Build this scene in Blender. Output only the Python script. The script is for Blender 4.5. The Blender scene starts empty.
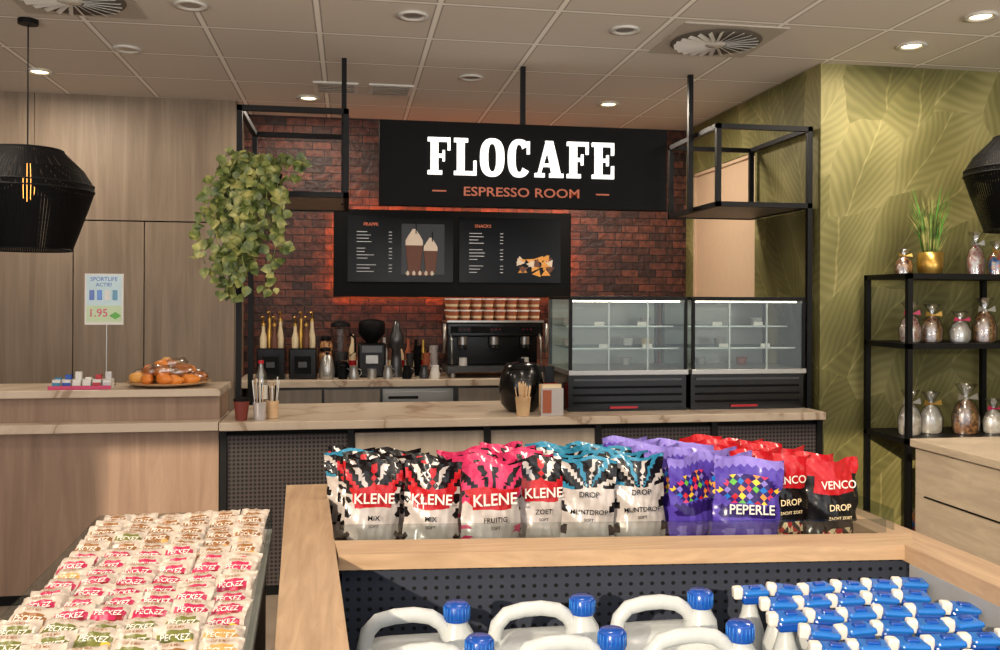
import bpy, bmesh, math, random
from mathutils import Matrix, Vector
random.seed(7)
S=bpy.context.scene
pi=math.pi
# ------------------------------------------------------------ materials
def newmat(n):
    m=bpy.data.materials.new(n); m.use_nodes=True
    nt=m.node_tree; return m,nt,nt.nodes["Principled BSDF"]
def lin(c):
    return tuple(((x/255)/12.92 if x/255<=.04045 else ((x/255+.055)/1.055)**2.4) for x in c)+(1,)
def plain(n,c,rough=.5,metal=0,emit=0,spec=.5,alpha=1):
    m,nt,b=newmat(n); b.inputs['Base Color'].default_value=lin(c)
    b.inputs['Roughness'].default_value=rough; b.inputs['Metallic'].default_value=metal
    b.inputs['Specular IOR Level'].default_value=spec
    if emit: b.inputs['Emission Color'].default_value=lin(c); b.inputs['Emission Strength'].default_value=emit
    if not emit:
        no=nt.nodes.new('ShaderNodeTexNoise'); no.inputs['Scale'].default_value=30
        mx=nt.nodes.new('ShaderNodeMixRGB'); mx.blend_type='MULTIPLY'; mx.inputs[0].default_value=.12
        mx.inputs[1].default_value=lin(c); nt.links.new(no.outputs['Fac'],mx.inputs[2]); nt.links.new(mx.outputs[0],b.inputs['Base Color'])
    return m
def N(nt,t,**k):
    n=nt.nodes.new(t)
    for a,v in k.items(): setattr(n,a,v)
    return n
def mth(nt,op,a,b=None,c=None):
    n=nt.nodes.new('ShaderNodeMath'); n.operation=op
    for i,v in enumerate((a,b,c)):
        if v is None: continue
        if isinstance(v,(int,float)): n.inputs[i].default_value=v
        else: nt.links.new(v,n.inputs[i])
    return n.outputs[0]
def ramp(nt,fac,stops):
    r=nt.nodes.new('ShaderNodeValToRGB'); e=r.color_ramp.elements
    e[0].position=stops[0][0]; e[0].color=lin(stops[0][1]); e[1].position=stops[-1][0]; e[1].color=lin(stops[-1][1])
    for p,c in stops[1:-1]:
        x=e.new(p); x.color=lin(c)
    nt.links.new(fac,r.inputs[0]); return r.outputs[0]
def coords(nt,scale=(1,1,1)):
    tc=N(nt,'ShaderNodeTexCoord'); mp=N(nt,'ShaderNodeMapping'); mp.inputs['Scale'].default_value=scale
    nt.links.new(tc.outputs['Object'],mp.inputs[0]); return mp.outputs[0]
def wood(n,c1,c2,scale,rough=.45):
    m,nt,b=newmat(n); v=coords(nt,scale)
    a=N(nt,'ShaderNodeTexNoise'); a.inputs['Scale'].default_value=1; a.inputs['Detail'].default_value=6; a.inputs['Roughness'].default_value=.65; a.inputs['Distortion'].default_value=.6
    nt.links.new(v,a.inputs[0])
    col=ramp(nt,a.outputs['Fac'],[(.3,c1),(.5,tuple((x+y)/2 for x,y in zip(c1,c2))),(.7,c2)])
    nt.links.new(col,b.inputs['Base Color']); b.inputs['Roughness'].default_value=rough; b.inputs['Specular IOR Level'].default_value=.3
    return m
def marble(n,c1,c2,rough=.3):
    m,nt,b=newmat(n); v=coords(nt,(1,1,1))
    a=N(nt,'ShaderNodeTexNoise'); a.inputs['Scale'].default_value=1.3; a.inputs['Detail'].default_value=6; a.inputs['Distortion'].default_value=1.2
    nt.links.new(v,a.inputs[0])
    d=mth(nt,'ABSOLUTE',mth(nt,'SUBTRACT',a.outputs['Fac'],.5))
    col=ramp(nt,d,[(0,c2),(.012,tuple((x*3+y)/4 for x,y in zip(c1,c2))),(.06,c1)])
    nt.links.new(col,b.inputs['Base Color']); b.inputs['Roughness'].default_value=rough; b.inputs['Specular IOR Level'].default_value=.3
    return m
def dots(n,c1,c2,px,pz,r,rough=.5):
    m,nt,b=newmat(n); tc=N(nt,'ShaderNodeTexCoord'); sp=N(nt,'ShaderNodeSeparateXYZ'); nt.links.new(tc.outputs['Object'],sp.inputs[0])
    fx=mth(nt,'SUBTRACT',mth(nt,'FRACT',mth(nt,'DIVIDE',mth(nt,'ADD',sp.outputs[0],sp.outputs[1]),px)),.5)
    fz=mth(nt,'SUBTRACT',mth(nt,'FRACT',mth(nt,'DIVIDE',sp.outputs[2],pz)),.5)
    d=mth(nt,'SQRT',mth(nt,'ADD',mth(nt,'MULTIPLY',fx,fx),mth(nt,'MULTIPLY',fz,fz)))
    f=mth(nt,'LESS_THAN',d,r)
    mx=N(nt,'ShaderNodeMixRGB'); nt.links.new(f,mx.inputs[0]); mx.inputs[1].default_value=lin(c1); mx.inputs[2].default_value=lin(c2)
    nt.links.new(mx.outputs[0],b.inputs['Base Color']); b.inputs['Roughness'].default_value=rough; b.inputs['Specular IOR Level'].default_value=.25
    return m
def glass(n,tint=(244,248,246),mix=.05,rough=.02):
    m=bpy.data.materials.new(n); m.use_nodes=True; nt=m.node_tree; nt.nodes.clear()
    o=N(nt,'ShaderNodeOutputMaterial'); t=N(nt,'ShaderNodeBsdfTransparent'); t.inputs[0].default_value=lin(tint)
    g=N(nt,'ShaderNodeBsdfGlossy'); g.inputs['Roughness'].default_value=rough
    mx=N(nt,'ShaderNodeMixShader'); mx.inputs[0].default_value=mix
    nt.links.new(t.outputs[0],mx.inputs[1]); nt.links.new(g.outputs[0],mx.inputs[2]); nt.links.new(mx.outputs[0],o.inputs[0])
    return m
BLACK=plain('black_steel',(13,13,14),.5,spec=.2)
BLK2=plain('matt_black',(8,8,9),.6,spec=.12)
GLOSSB=plain('gloss_black',(11,11,12),.2,spec=.4)
WHITE=plain('white_plastic',(220,217,210),.4)
CREAM=plain('cream',(225,205,165),.5)
STEEL=plain('stainless',(175,173,168),.3,.75)
STEELD=plain('dark_steel',(80,80,80),.3,.7)
RED=plain('red_pack',(176,26,36),.24); PINK=plain('pink_pack',(196,50,96),.24); CYAN=plain('cyan_pack',(46,124,158),.24)
DBLK=plain('black_pack',(18,17,20),.22); PURP=plain('purple_pack',(78,60,160),.22); PURD=plain('deep_purple',(42,26,96),.22); LILAC=plain('lilac',(128,114,196),.22)
GREYP=plain('silver_pack',(192,185,182),.26,.15); YEL=plain('yellow',(235,190,50),.4); ORG=plain('orange_bun',(226,134,48),.4)
BLUE=plain('blue_cap',(12,72,165),.22); BLUE2=plain('blue_cap_light',(28,108,195),.2); GREEN=plain('green_print',(90,170,60),.4)
JUG=plain('jug_plastic',(190,196,198),.3)
GOLD=plain('gold',(200,160,80),.3,.85); COPPER=plain('copper_print',(170,88,58),.5,0,.2)
CUPB=plain('paper_cup_brown',(160,84,52),.55)
SIGNW=plain('sign_white',(255,253,248),.4,0,1.0)
GLASS=glass('clear_glass'); GLASSD=glass('guard_glass',(232,236,236),.05); FILM=glass('cellophane',(235,235,235),.25,.2)
GRAIN=wood('oak',(190,155,115),(215,182,142),(3,14,20))
RAILX=wood('oak_rail_x',(160,132,104),(190,162,130),(2.5,30,20)); RAILY=wood('oak_rail_y',(156,128,102),(186,158,128),(30,2.5,20))
WALLW=wood('wood_panel',(122,106,90),(152,135,116),(14,14,.8),.5)
CTRW=wood('counter_wood',(130,106,90),(158,133,113),(14,14,1.2),.5)
CTRW2=wood('counter_wood_grey',(118,108,98),(140,130,118),(16,16,1.0),.5)
DISPW=wood('display_wood',(158,144,126),(186,171,150),(3,3,18),.5)
MARB=marble('marble_top',(196,179,158),(146,122,100))
MESH=dots('mesh_panel',(62,55,55),(20,18,20),.022,.022,.36)
PERF=dots('perforated_panel',(50,55,68),(12,13,18),.03,.03,.2)
BEIGE=plain('beige_wall',(206,178,148),.6)
FLOORM=wood('floor_tile',(130,116,102),(152,138,124),(1.5,1.5,1.5),.4)

def ceiling_mat():
    m,nt,b=newmat('ceiling_tiles'); tc=N(nt,'ShaderNodeTexCoord'); sp=N(nt,'ShaderNodeSeparateXYZ'); nt.links.new(tc.outputs['Object'],sp.inputs[0])
    def edge(o,off):
        f=mth(nt,'FRACT',mth(nt,'DIVIDE',mth(nt,'ADD',o,off),.6))
        return mth(nt,'ABSOLUTE',mth(nt,'SUBTRACT',f,.5))
    e=mth(nt,'MAXIMUM',edge(sp.outputs[0],20.57),edge(sp.outputs[1],19.6))
    col=ramp(nt,e,[(0,(212,204,193)),(.462,(212,204,193)),(.472,(130,120,108)),(.482,(246,242,234)),(.5,(248,244,236))])
    nt.links.new(col,b.inputs['Base Color']); b.inputs['Roughness'].default_value=.8; b.inputs['Specular IOR Level'].default_value=.2
    return m
def brick_mat():
    m,nt,b=newmat('brick_slips'); tc=N(nt,'ShaderNodeTexCoord'); sp=N(nt,'ShaderNodeSeparateXYZ'); nt.links.new(tc.outputs['Object'],sp.inputs[0])
    cb=N(nt,'ShaderNodeCombineXYZ'); nt.links.new(sp.outputs[0],cb.inputs[0]); nt.links.new(sp.outputs[2],cb.inputs[1])
    br=N(nt,'ShaderNodeTexBrick'); nt.links.new(cb.outputs[0],br.inputs[0]); br.offset=.37
    br.inputs['Scale'].default_value=1; br.inputs['Brick Width'].default_value=.15; br.inputs['Row Height'].default_value=.062; br.inputs['Mortar Size'].default_value=.004
    br.inputs['Color1'].default_value=lin((122,66,48)); br.inputs['Color2'].default_value=lin((52,27,23)); br.inputs['Mortar'].default_value=lin((18,10,9)); br.inputs['Bias'].default_value=0
    no=N(nt,'ShaderNodeTexNoise'); no.inputs['Scale'].default_value=20; no.inputs['Detail'].default_value=5; nt.links.new(tc.outputs['Object'],no.inputs[0])
    mx=N(nt,'ShaderNodeMixRGB',blend_type='MULTIPLY'); mx.inputs[0].default_value=.8; nt.links.new(br.outputs['Color'],mx.inputs[1]); nt.links.new(ramp(nt,no.outputs['Fac'],[(.3,(90,90,90)),(.7,(255,250,245))]),mx.inputs[2])
    nt.links.new(mx.outputs[0],b.inputs['Base Color'])
    bp=N(nt,'ShaderNodeBump'); bp.inputs['Strength'].default_value=.9; bp.inputs['Distance'].default_value=.03
    sc=N(nt,'ShaderNodeSeparateColor'); nt.links.new(br.outputs['Color'],sc.inputs[0])
    h=mth(nt,'ADD',mth(nt,'SUBTRACT',mth(nt,'MULTIPLY',no.outputs['Fac'],.5),br.outputs['Fac']),mth(nt,'MULTIPLY',sc.outputs[0],4)); nt.links.new(h,bp.inputs['Height']); nt.links.new(bp.outputs[0],b.inputs['Normal'])
    b.inputs['Roughness'].default_value=.55
    return m
def leaf_mat():
    m,nt,b=newmat('leaf_wallpaper'); tc=N(nt,'ShaderNodeTexCoord'); sp=N(nt,'ShaderNodeSeparateXYZ'); nt.links.new(tc.outputs['Object'],sp.inputs[0])
    hx=mth(nt,'ADD',sp.outputs[0],sp.outputs[1]); z=sp.outputs[2]
    u=mth(nt,'MULTIPLY',mth(nt,'ADD',mth(nt,'MULTIPLY',hx,.6),z),.85)
    v=mth(nt,'MULTIPLY',mth(nt,'SUBTRACT',mth(nt,'MULTIPLY',z,.6),hx),1.7)
    cb=N(nt,'ShaderNodeCombineXYZ'); nt.links.new(u,cb.inputs[0]); nt.links.new(v,cb.inputs[1])
    dn=N(nt,'ShaderNodeTexNoise'); dn.inputs['Scale'].default_value=2.0; nt.links.new(tc.outputs['Object'],dn.inputs[0])
    vm=N(nt,'ShaderNodeVectorMath',operation='MULTIPLY_ADD'); nt.links.new(dn.outputs['Color'],vm.inputs[0]); vm.inputs[1].default_value=(.25,.25,.25); nt.links.new(cb.outputs[0],vm.inputs[2])
    vo=N(nt,'ShaderNodeTexVoronoi'); vo.inputs['Scale'].default_value=1.7; vo.voronoi_dimensions='2D'; nt.links.new(vm.outputs[0],vo.inputs[0])
    s2=N(nt,'ShaderNodeSeparateColor'); nt.links.new(vo.outputs['Color'],s2.inputs[0])
    sv=N(nt,'ShaderNodeVectorMath',operation='SUBTRACT'); nt.links.new(vm.outputs[0],sv.inputs[0]); nt.links.new(vo.outputs['Position'],sv.inputs[1])
    s3=N(nt,'ShaderNodeSeparateXYZ'); nt.links.new(sv.outputs[0],s3.inputs[0])
    ang=mth(nt,'MULTIPLY',mth(nt,'SUBTRACT',s2.outputs[0],.5),1.6)
    lu=mth(nt,'ADD',mth(nt,'MULTIPLY',s3.outputs[0],mth(nt,'COSINE',ang)),mth(nt,'MULTIPLY',s3.outputs[1],mth(nt,'SINE',ang)))
    lv=mth(nt,'SUBTRACT',mth(nt,'MULTIPLY',s3.outputs[1],mth(nt,'COSINE',ang)),mth(nt,'MULTIPLY',s3.outputs[0],mth(nt,'SINE',ang)))
    al=mth(nt,'ABSOLUTE',lv)
    w=mth(nt,'SINE',mth(nt,'SUBTRACT',mth(nt,'MULTIPLY',lu,75),mth(nt,'MULTIPLY',al,65)))
    rib=mth(nt,'LESS_THAN',al,.010)
    no=N(nt,'ShaderNodeTexNoise'); no.inputs['Scale'].default_value=2.5; nt.links.new(tc.outputs['Object'],no.inputs[0])
    f=mth(nt,'ADD',mth(nt,'MULTIPLY',w,.05),mth(nt,'MULTIPLY',s2.outputs[1],.28))
    f=mth(nt,'ADD',f,mth(nt,'MULTIPLY',no.outputs['Fac'],.4)); f=mth(nt,'ADD',f,mth(nt,'MULTIPLY',rib,.16))
    f=mth(nt,'ADD',f,mth(nt,'MULTIPLY',vo.outputs['Distance'],.35))
    col=ramp(nt,f,[(.2,(84,80,46)),(.5,(114,110,66)),(.85,(160,152,102))])
    nt.links.new(col,b.inputs['Base Color']); b.inputs['Roughness'].default_value=.6; b.inputs['Specular IOR Level'].default_value=.25
    return m
def leaf2():
    m,nt,b=newmat('foliage'); v=coords(nt,(14,14,14)); no=N(nt,'ShaderNodeTexNoise'); no.inputs['Scale'].default_value=1; nt.links.new(v,no.inputs[0])
    nt.links.new(ramp(nt,no.outputs['Fac'],[(.3,(50,68,32)),(.5,(104,116,56)),(.7,(180,174,104))]),b.inputs['Base Color']); b.inputs['Roughness'].default_value=.45
    return m
def candy_mat(n,c1,c2,c3,sc=60):
    m,nt,b=newmat(n); tc=N(nt,'ShaderNodeTexCoord'); vo=N(nt,'ShaderNodeTexVoronoi'); vo.inputs['Scale'].default_value=sc; nt.links.new(tc.outputs['Object'],vo.inputs[0])
    s2=N(nt,'ShaderNodeSeparateColor'); nt.links.new(vo.outputs['Color'],s2.inputs[0])
    nt.links.new(ramp(nt,s2.outputs[0],[(.2,c1),(.5,c2),(.8,c3)]),b.inputs['Base Color']); b.inputs['Roughness'].default_value=.3
    return m
CEIL=ceiling_mat(); BRICK=brick_mat(); LEAFW=leaf_mat(); FOL=leaf2()
CAN1=candy_mat('sweets_brown',(150,100,60),(200,150,100),(90,50,30)); CAN2=candy_mat('sweets_mix',(200,170,170),(170,70,60),(220,210,190)); CAN3=candy_mat('sweets_dots',(210,60,60),(220,180,60),(60,120,190),45)
WHITEC=candy_mat('white_sweets',(215,210,200),(190,180,165),(225,225,220),40)

# ------------------------------------------------------------ builder
_tc={}
def textmesh(s):
    if s in _tc: return _tc[s]
    cu=bpy.data.curves.new('t','FONT'); cu.body=s; cu.size=1; cu.align_x='CENTER'; cu.resolution_u=3; cu.offset=.012
    o=bpy.data.objects.new('t',cu); S.collection.objects.link(o)
    bpy.context.view_layer.update(); dg=bpy.context.evaluated_depsgraph_get()
    me=o.evaluated_get(dg).to_mesh(); vs=[v.co.copy() for v in me.vertices]; fs=[tuple(p.vertices) for p in me.polygons]
    o.evaluated_get(dg).to_mesh_clear(); bpy.data.objects.remove(o); bpy.data.curves.remove(cu)
    _tc[s]=(vs,fs); return _tc[s]
class B:
    def __init__(s,name): s.n=name; s.bm=bmesh.new(); s.mats=[]; s.T=Matrix.Identity(4)
    def mi(s,m):
        if m not in s.mats: s.mats.append(m)
        return s.mats.index(m)
    def add(s,vs,fs,mat,smooth=False):
        k=s.mi(mat) if not isinstance(mat,list) else None
        V=[s.bm.verts.new(s.T@Vector(v)) for v in vs]
        for i,f in enumerate(fs):
            try:
                F=s.bm.faces.new([V[j] for j in f]); F.material_index=k if k is not None else s.mi(mat[i]); F.smooth=smooth
            except ValueError: pass
    def box(s,x0,x1,y0,y1,z0,z1,mat,bev=0):
        if bev<=0:
            vs=[(x,y,z) for x in(x0,x1) for y in(y0,y1) for z in(z0,z1)]
            s.add(vs,[(0,1,3,2),(4,6,7,5),(0,4,5,1),(2,3,7,6),(0,2,6,4),(1,5,7,3)],mat); return
        t=bmesh.new(); bmesh.ops.create_cube(t,size=1)
        for v in t.verts: v.co=Vector(((x0+x1)/2+v.co.x*(x1-x0),(y0+y1)/2+v.co.y*(y1-y0),(z0+z1)/2+v.co.z*(z1-z0)))
        bmesh.ops.bevel(t,geom=t.edges[:],offset=bev,segments=2,affect='EDGES',profile=.5)
        t.verts.index_update(); s.add([v.co.copy() for v in t.verts],[tuple(v.index for v in f.verts) for f in t.faces],mat); t.free()
    def lathe(s,cx,cy,prof,mat,seg=20,smooth=True,caps=True,sx=1,sy=1):
        vs=[];fs=[]
        for r,z in prof:
            for i in range(seg):
                a=2*pi*i/seg; vs.append((cx+r*math.cos(a)*sx,cy+r*math.sin(a)*sy,z))
        for j in range(len(prof)-1):
            for i in range(seg):
                fs.append((j*seg+i,j*seg+(i+1)%seg,(j+1)*seg+(i+1)%seg,(j+1)*seg+i))
        s.add(vs,fs,mat,smooth)
        if caps:
            for j in (0,len(prof)-1):
                if prof[j][0]>1e-4: s.add(vs[j*seg:(j+1)*seg],[tuple(range(seg))],mat)
    def cyl(s,cx,cy,z0,z1,r,mat,seg=16): s.lathe(cx,cy,[(r,z0),(r,z1)],mat,seg)
    def tube(s,pts,r,mat,seg=8,rs=None):
        pts=[Vector(p) for p in pts]; vs=[];fs=[]
        for i,p in enumerate(pts):
            d=(pts[min(i+1,len(pts)-1)]-pts[max(i-1,0)]).normalized()
            up=Vector((0,0,1)) if abs(d.z)<.95 else Vector((1,0,0))
            if rs=='y': up=Vector((0,1,0))
            a=d.cross(up).normalized(); b=d.cross(a)
            for k in range(seg):
                t=2*pi*k/seg; vs.append(p+a*math.cos(t)*r+b*math.sin(t)*r)
        for i in range(len(pts)-1):
            for k in range(seg): fs.append((i*seg+k,i*seg+(k+1)%seg,(i+1)*seg+(k+1)%seg,(i+1)*seg+k))
        fs.append(tuple(range(seg))); fs.append(tuple(range((len(pts)-1)*seg,len(pts)*seg)))
        s.add(vs,fs,mat,True)
    def quadprism(s,c,z0,z1,mat):
        vs=[(x,y,z0) for x,y in c]+[(x,y,z1) for x,y in c]
        s.add(vs,[(3,2,1,0),(4,5,6,7),(0,1,5,4),(1,2,6,5),(2,3,7,6),(3,0,4,7)],mat)
    def text(s,t,x,y,z,size,mat,tilt=0,rz=0,sx=1):
        vs,fs=textmesh(t)
        R=Matrix.Translation((x,y,z))@Matrix.Rotation(rz,4,'Z')@Matrix.Rotation(pi/2+tilt,4,'X')
        s.add([R@(Vector((v.x*sx,v.y,0))*size) for v in vs],fs,mat)
    def done(s,weld=False):
        bmesh.ops.recalc_face_normals(s.bm,faces=s.bm.faces[:])
        me=bpy.data.meshes.new(s.n); s.bm.to_mesh(me); s.bm.free()
        for m in s.mats: me.materials.append(m)
        o=bpy.data.objects.new(s.n,me); S.collection.objects.link(o); return o
CZ=3.05
# ------------------------------------------------------------ room
def simple(name,*a,**k):
    b=B(name); b.box(*a,**k); return b.done()
simple('floor',-5,6,-1.2,7.5,-.1,0,FLOORM)
simple('ceiling',-5,6,-1,7.5,CZ,CZ+.1,CEIL)
simple('wall_back',-.85,2.9,7.3,7.42,0,CZ,BRICK)
b=B('wall_left_panelled')
b.box(-5,-.83,6.83,7.3,0,CZ,BLK2)
xs=[-5,-4.2,-3.4,-2.62,-1.94,-1.46,-.83]
for i in range(len(xs)-1): b.box(xs[i]+.004,xs[i+1]-.004,6.8,6.83,0,2.15,WALLW)
xs=[-5,-3.4,-2.2,-.83]
for i in range(len(xs)-1): b.box(xs[i]+.002,xs[i+1]-.002,6.8,6.83,2.16,CZ,WALLW)
b.box(-.83,-.825,6.8,7.3,0,CZ,WALLW)
b.done()
simple('wall_left',-5.1,-5,-1,7.3,0,CZ,WALLW)
simple('wall_right',2.82,6,5.08,5.2,0,CZ,LEAFW)
simple('wall_right_side',6,6.1,-1,5.2,0,CZ,LEAFW)
simple('wall_niche_front',2.82,2.92,5.2,5.98,0,CZ,LEAFW); simple('wall_niche_header',2.82,2.92,5.98,7.15,2.66,CZ,LEAFW); simple('wall_niche_rear',2.82,2.92,7.15,7.3,0,CZ,LEAFW)
b=B('door_1')
b.box(2.84,2.87,6.0,7.13,0,2.64,BEIGE); b.box(2.825,2.845,5.985,6.01,0,2.655,BEIGE); b.box(2.825,2.845,7.12,7.145,0,2.655,BEIGE); b.box(2.825,2.845,5.985,7.145,2.63,2.655,BEIGE)
b.box(2.82,2.84,6.08,6.10,1.0,1.2,STEEL)
b.done()
simple('baseboard_right',2.82,6,5.06,5.08,0,.08,BLACK)

# ceiling fixtures
LE=plain('lamp_glow',(255,225,170),.4,0,9)
def downlight(x,y,on=True):
    b=B('ceiling_downlight'); b.lathe(x,y,[(.075,CZ-.001),(.085,CZ-.012),(.06,CZ-.014),(.05,CZ-.004)],WHITE,24,caps=False)
    b.lathe(x,y,[(.05,CZ-.006),(.001,CZ-.006)],LE if on else STEEL,20,caps=False); b.done()
for x,y,on in [(.31,4.59,0),(-1.96,6.15,1),(3.14,4.09,1),(3.12,4.63,1),(1.87,6.4,1),(1.44,4.63,0),(.77,5.8,0),(-.78,4.62,0),(-1.28,5.5,0),(-.3,6.6,1)]:
    downlight(x,y,on)
def diffuser(x,y):
    b=B('ceiling_air_diffuser'); b.box(x-.29,x+.29,y-.29,y+.29,CZ-.008,CZ,plain('diffuser',(184,176,164),.6))
    b.lathe(x,y,[(.25,CZ-.012),(.24,CZ-.018),(.05,CZ-.022),(.001,CZ-.022)],plain('diff_dark',(100,92,82),.6),36,caps=False)
    for i in range(24):
        a=2*pi*i/24; b.T=Matrix.Translation((x,y,CZ-.026))@Matrix.Rotation(a,4,'Z')@Matrix.Rotation(.5,4,'X'); b.box(.06,.23,-.011,.011,-.001,.001,WHITE)
    b.T=Matrix.Identity(4); b.lathe(x,y,[(.06,CZ-.02),(.05,CZ-.03),(.001,CZ-.03)],WHITE,20,caps=False); b.done()
diffuser(2.0,4.74); diffuser(-1.33,4.6)
b=B('ceiling_vent_grille')
for x0 in (-.25,.12):
    b.box(x0,x0+.3,6.1,6.4,CZ-.012,CZ,WHITE)
    for i in range(5): b.box(x0+.03,x0+.27,6.13+i*.05,6.142+i*.05,CZ-.018,CZ-.012,CTRW2)
b.done()

# ------------------------------------------------------------ left counter
b=B('service_counter_raised')
b.box(-3.2,-.69,5.0,5.35,.06,.905,CTRW); b.box(-3.2,-.69,5.03,5.33,0,.06,BLACK)
b.box(-3.2,-.685,4.93,5.4,.905,.95,MARB)
b.box(-3.2,-.69,5.02,5.35,.95,1.08,CTRW); b.box(-3.2,-.68,4.98,5.42,1.08,1.12,MARB,.004)
b.done()
b=B('service_counter')
b.box(-.68,2.76,5.0,5.7,0,.9,BLK2)
b.box(-.68,2.78,4.93,5.78,.9,.945,MARB,.004)
for x0,x1,m in [(-.66,-.01,MESH),(.03,.74,CTRW2),(.78,1.38,CTRW2),(1.42,2.08,MESH),(2.12,2.74,MESH)]:
    b.box(x0,x1,4.975,5.0,.06,.87,m)
for x in (-.68,-.01,.74,1.38,2.08,2.74): b.box(x,x+.035,4.96,5.0,0,.9,BLACK)
b.done()
CT=.946
b=B('back_counter')
b.box(-.62,2.78,6.68,7.29,0,.96,STEELD)
b.box(-.8,2.8,6.64,7.295,.96,1.01,MARB,.004)
for x0,x1 in [(-.6,-.2),(-.18,.22),(.24,.76),(.8,1.2),(1.22,1.6)]: b.box(x0,x1,6.66,6.68,.1,.94,CTRW2 if x0!=.24 else STEEL)
b.box(.26,.74,6.65,6.665,.84,.92,STEEL); b.box(.28,.5,6.645,6.652,.87,.89,BLACK)
b.done()

# ------------------------------------------------------------ steel frames
def frame(name,x0,x1,y0,y1,z0,z1,posts,rod):
    b=B(name); w=.03
    for x in (x0,x1-w):
        for z in (z0,z1-w): b.box(x,x+w,y0,y1,z,z+w,BLACK)
        for y in (y0,y1-w): b.box(x,x+w,y,y+w,z0,z1,BLACK)
    for y in (y0,y1-w):
        for z in (z0,z1-w): b.box(x0,x1,y,y+w,z,z+w,BLACK)
    b.box(x0+.02,x1-.02,y0+.02,y1-.02,z0+.006,z0+.02,CTRW2)
    for x,y in posts: b.box(x,x+w,y,y+w,CT,z0+.01,BLACK)
    b.box(rod[0]-.015,rod[0]+.015,rod[1]-.015,rod[1]+.015,z0,CZ,BLACK)
    return b.done()
frame('hanging_steel_shelf',-.62,-.01,5.12,5.96,2.17,2.67,[(-.62,5.12),(-.62,5.72)],(-.04,5.5))
frame('hanging_steel_shelf',2.17,2.79,5.12,5.96,2.17,2.67,[(2.76,5.12)],(2.15,5.5))

# ------------------------------------------------------------ sign
b=B('cafe_sign')
b.box(.17,1.98,5.46,5.54,2.17,2.685,BLK2,.003); b.box(1.04,1.07,5.485,5.515,2.68,CZ,BLACK)
def slab(b,ch,x,z,w,h,y,mat):
    d0,d1=y-.02,y
    def R(a,c,e,g): b.box(x+a*w,x+c*w,d0,d1,z+e*h,z+g*h,mat)
    if ch in 'FE':
        R(0,.64 if ch=='F' else 1,0,.11); R(.13,.47,.11,.89); R(0,1,.89,1); R(.88,1,.66,.89); R(.47,.7,.46,.56); R(.66,.76,.36,.66)
        if ch=='E': R(.88,1,.11,.36)
    if ch=='L': R(0,.62,.89,1); R(.13,.47,.11,.89); R(0,1,0,.11); R(.87,1,.11,.40)
    if ch=='A':
        def Q(p): b.add([(x+a*w,yy,z+c*h) for yy in (d0,d1) for a,c in p],[(0,1,2,3),(7,6,5,4),(0,4,5,1),(1,5,6,2),(2,6,7,3),(3,7,4,0)],mat)
        Q([(.12,.1),(.23,.1),(.53,.92),(.40,1)]); Q([(.60,.1),(.91,.1),(.64,1),(.38,1)]); R(.24,.7,.29,.38); R(.02,.36,0,.11); R(.52,1,0,.11)
    if ch in 'OC':
        n=40
        vs=[];fs=[]
        a0,a1=(0,2*pi) if ch=='O' else (.66,2*pi-.66)
        for i in range(n+1):
            a=a0+(a1-a0)*i/n
            c,s_=math.cos(a),math.sin(a)
            se=lambda v:math.copysign(abs(v)**.8,v)
            xo,zo=.5+.5*se(c),.5+.52*se(s_); xi,zi=.5+.17*se(c),.5+.38*se(s_)
            for yy in (d0,d1): vs+= [(x+xo*w,yy,z+zo*h),(x+xi*w,yy,z+zi*h)]
        for i in range(n):
            p=i*4;q=p+4
            fs+=[(p,p+1,q+1,q),(p+2,q+2,q+3,p+3),(p,q,q+2,p+2),(p+1,p+3,q+3,q+1)]
        b.add(vs,fs,mat)
        if ch=='C': R(.84,.96,.62,.97); 
x=.46
for ch,w in zip('FLOCAFE',(.138,.138,.150,.142,.185,.138,.142)):
    slab(b,ch,x,2.36,w,.225,5.46,SIGNW); x+=w+.0225
b.text('ESPRESSO ROOM',1.045,5.456,2.237,.078,COPPER,sx=1.24)
b.box(.49,.575,5.455,5.46,2.258,2.267,COPPER); b.box(1.515,1.60,5.455,5.46,2.258,2.267,COPPER)
b.done()

# ------------------------------------------------------------ menu board
SCR=plain('screen',(7,8,11),.25,spec=.15); TXT=plain('menu_text',(170,170,170),.5,0,.2); LED=plain('led_strip',(255,128,66),.5,0,26)
b=B('digital_menu_board')
b.box(-.13,1.78,7.16,7.24,1.62,2.31,BLK2,.004)
b.box(-.05,1.7,7.24,7.299,1.7,1.75,BLK2); b.box(-.05,1.7,7.24,7.299,2.15,2.2,BLK2)
b.box(-.1,1.75,7.24,7.25,2.28,2.3,LED); b.box(-.1,1.75,7.24,7.25,1.63,1.65,LED); b.box(-.12,-.10,7.24,7.25,1.65,2.28,LED); b.box(1.75,1.77,7.24,7.25,1.65,2.28,LED)
for x0 in (-.02,.86):
    b.box(x0,x0+.83,7.15,7.16,1.74,2.26,SCR)
r=random.Random(3)
for x0,n in ((.03,1),(.42+.5,2)):
    b.text('FRAPPE' if n==1 else 'SNACKS',x0+.13,7.148,2.18,.036,COPPER)
    for k in range(13):
        w=r.uniform(.06,.15)
        if k in(4,9): continue
        b.box(x0+.02,x0+.02+w,7.147,7.149,2.13-k*.026,2.135-k*.026,TXT); b.box(x0+.27,x0+.295,7.147,7.149,2.13-k*.026,2.135-k*.026,TXT)
BRN=plain('coffee_brown',(84,46,28),.5,0,.2); FOAM=plain('foam',(190,174,155),.5,0,.15); YELD=plain('nacho',(190,130,50),.5,0,.2); MGREY=plain('screen_grey',(34,36,40),.4)
b.box(.40,.74,7.1475,7.149,1.8,2.2,MGREY)
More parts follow.
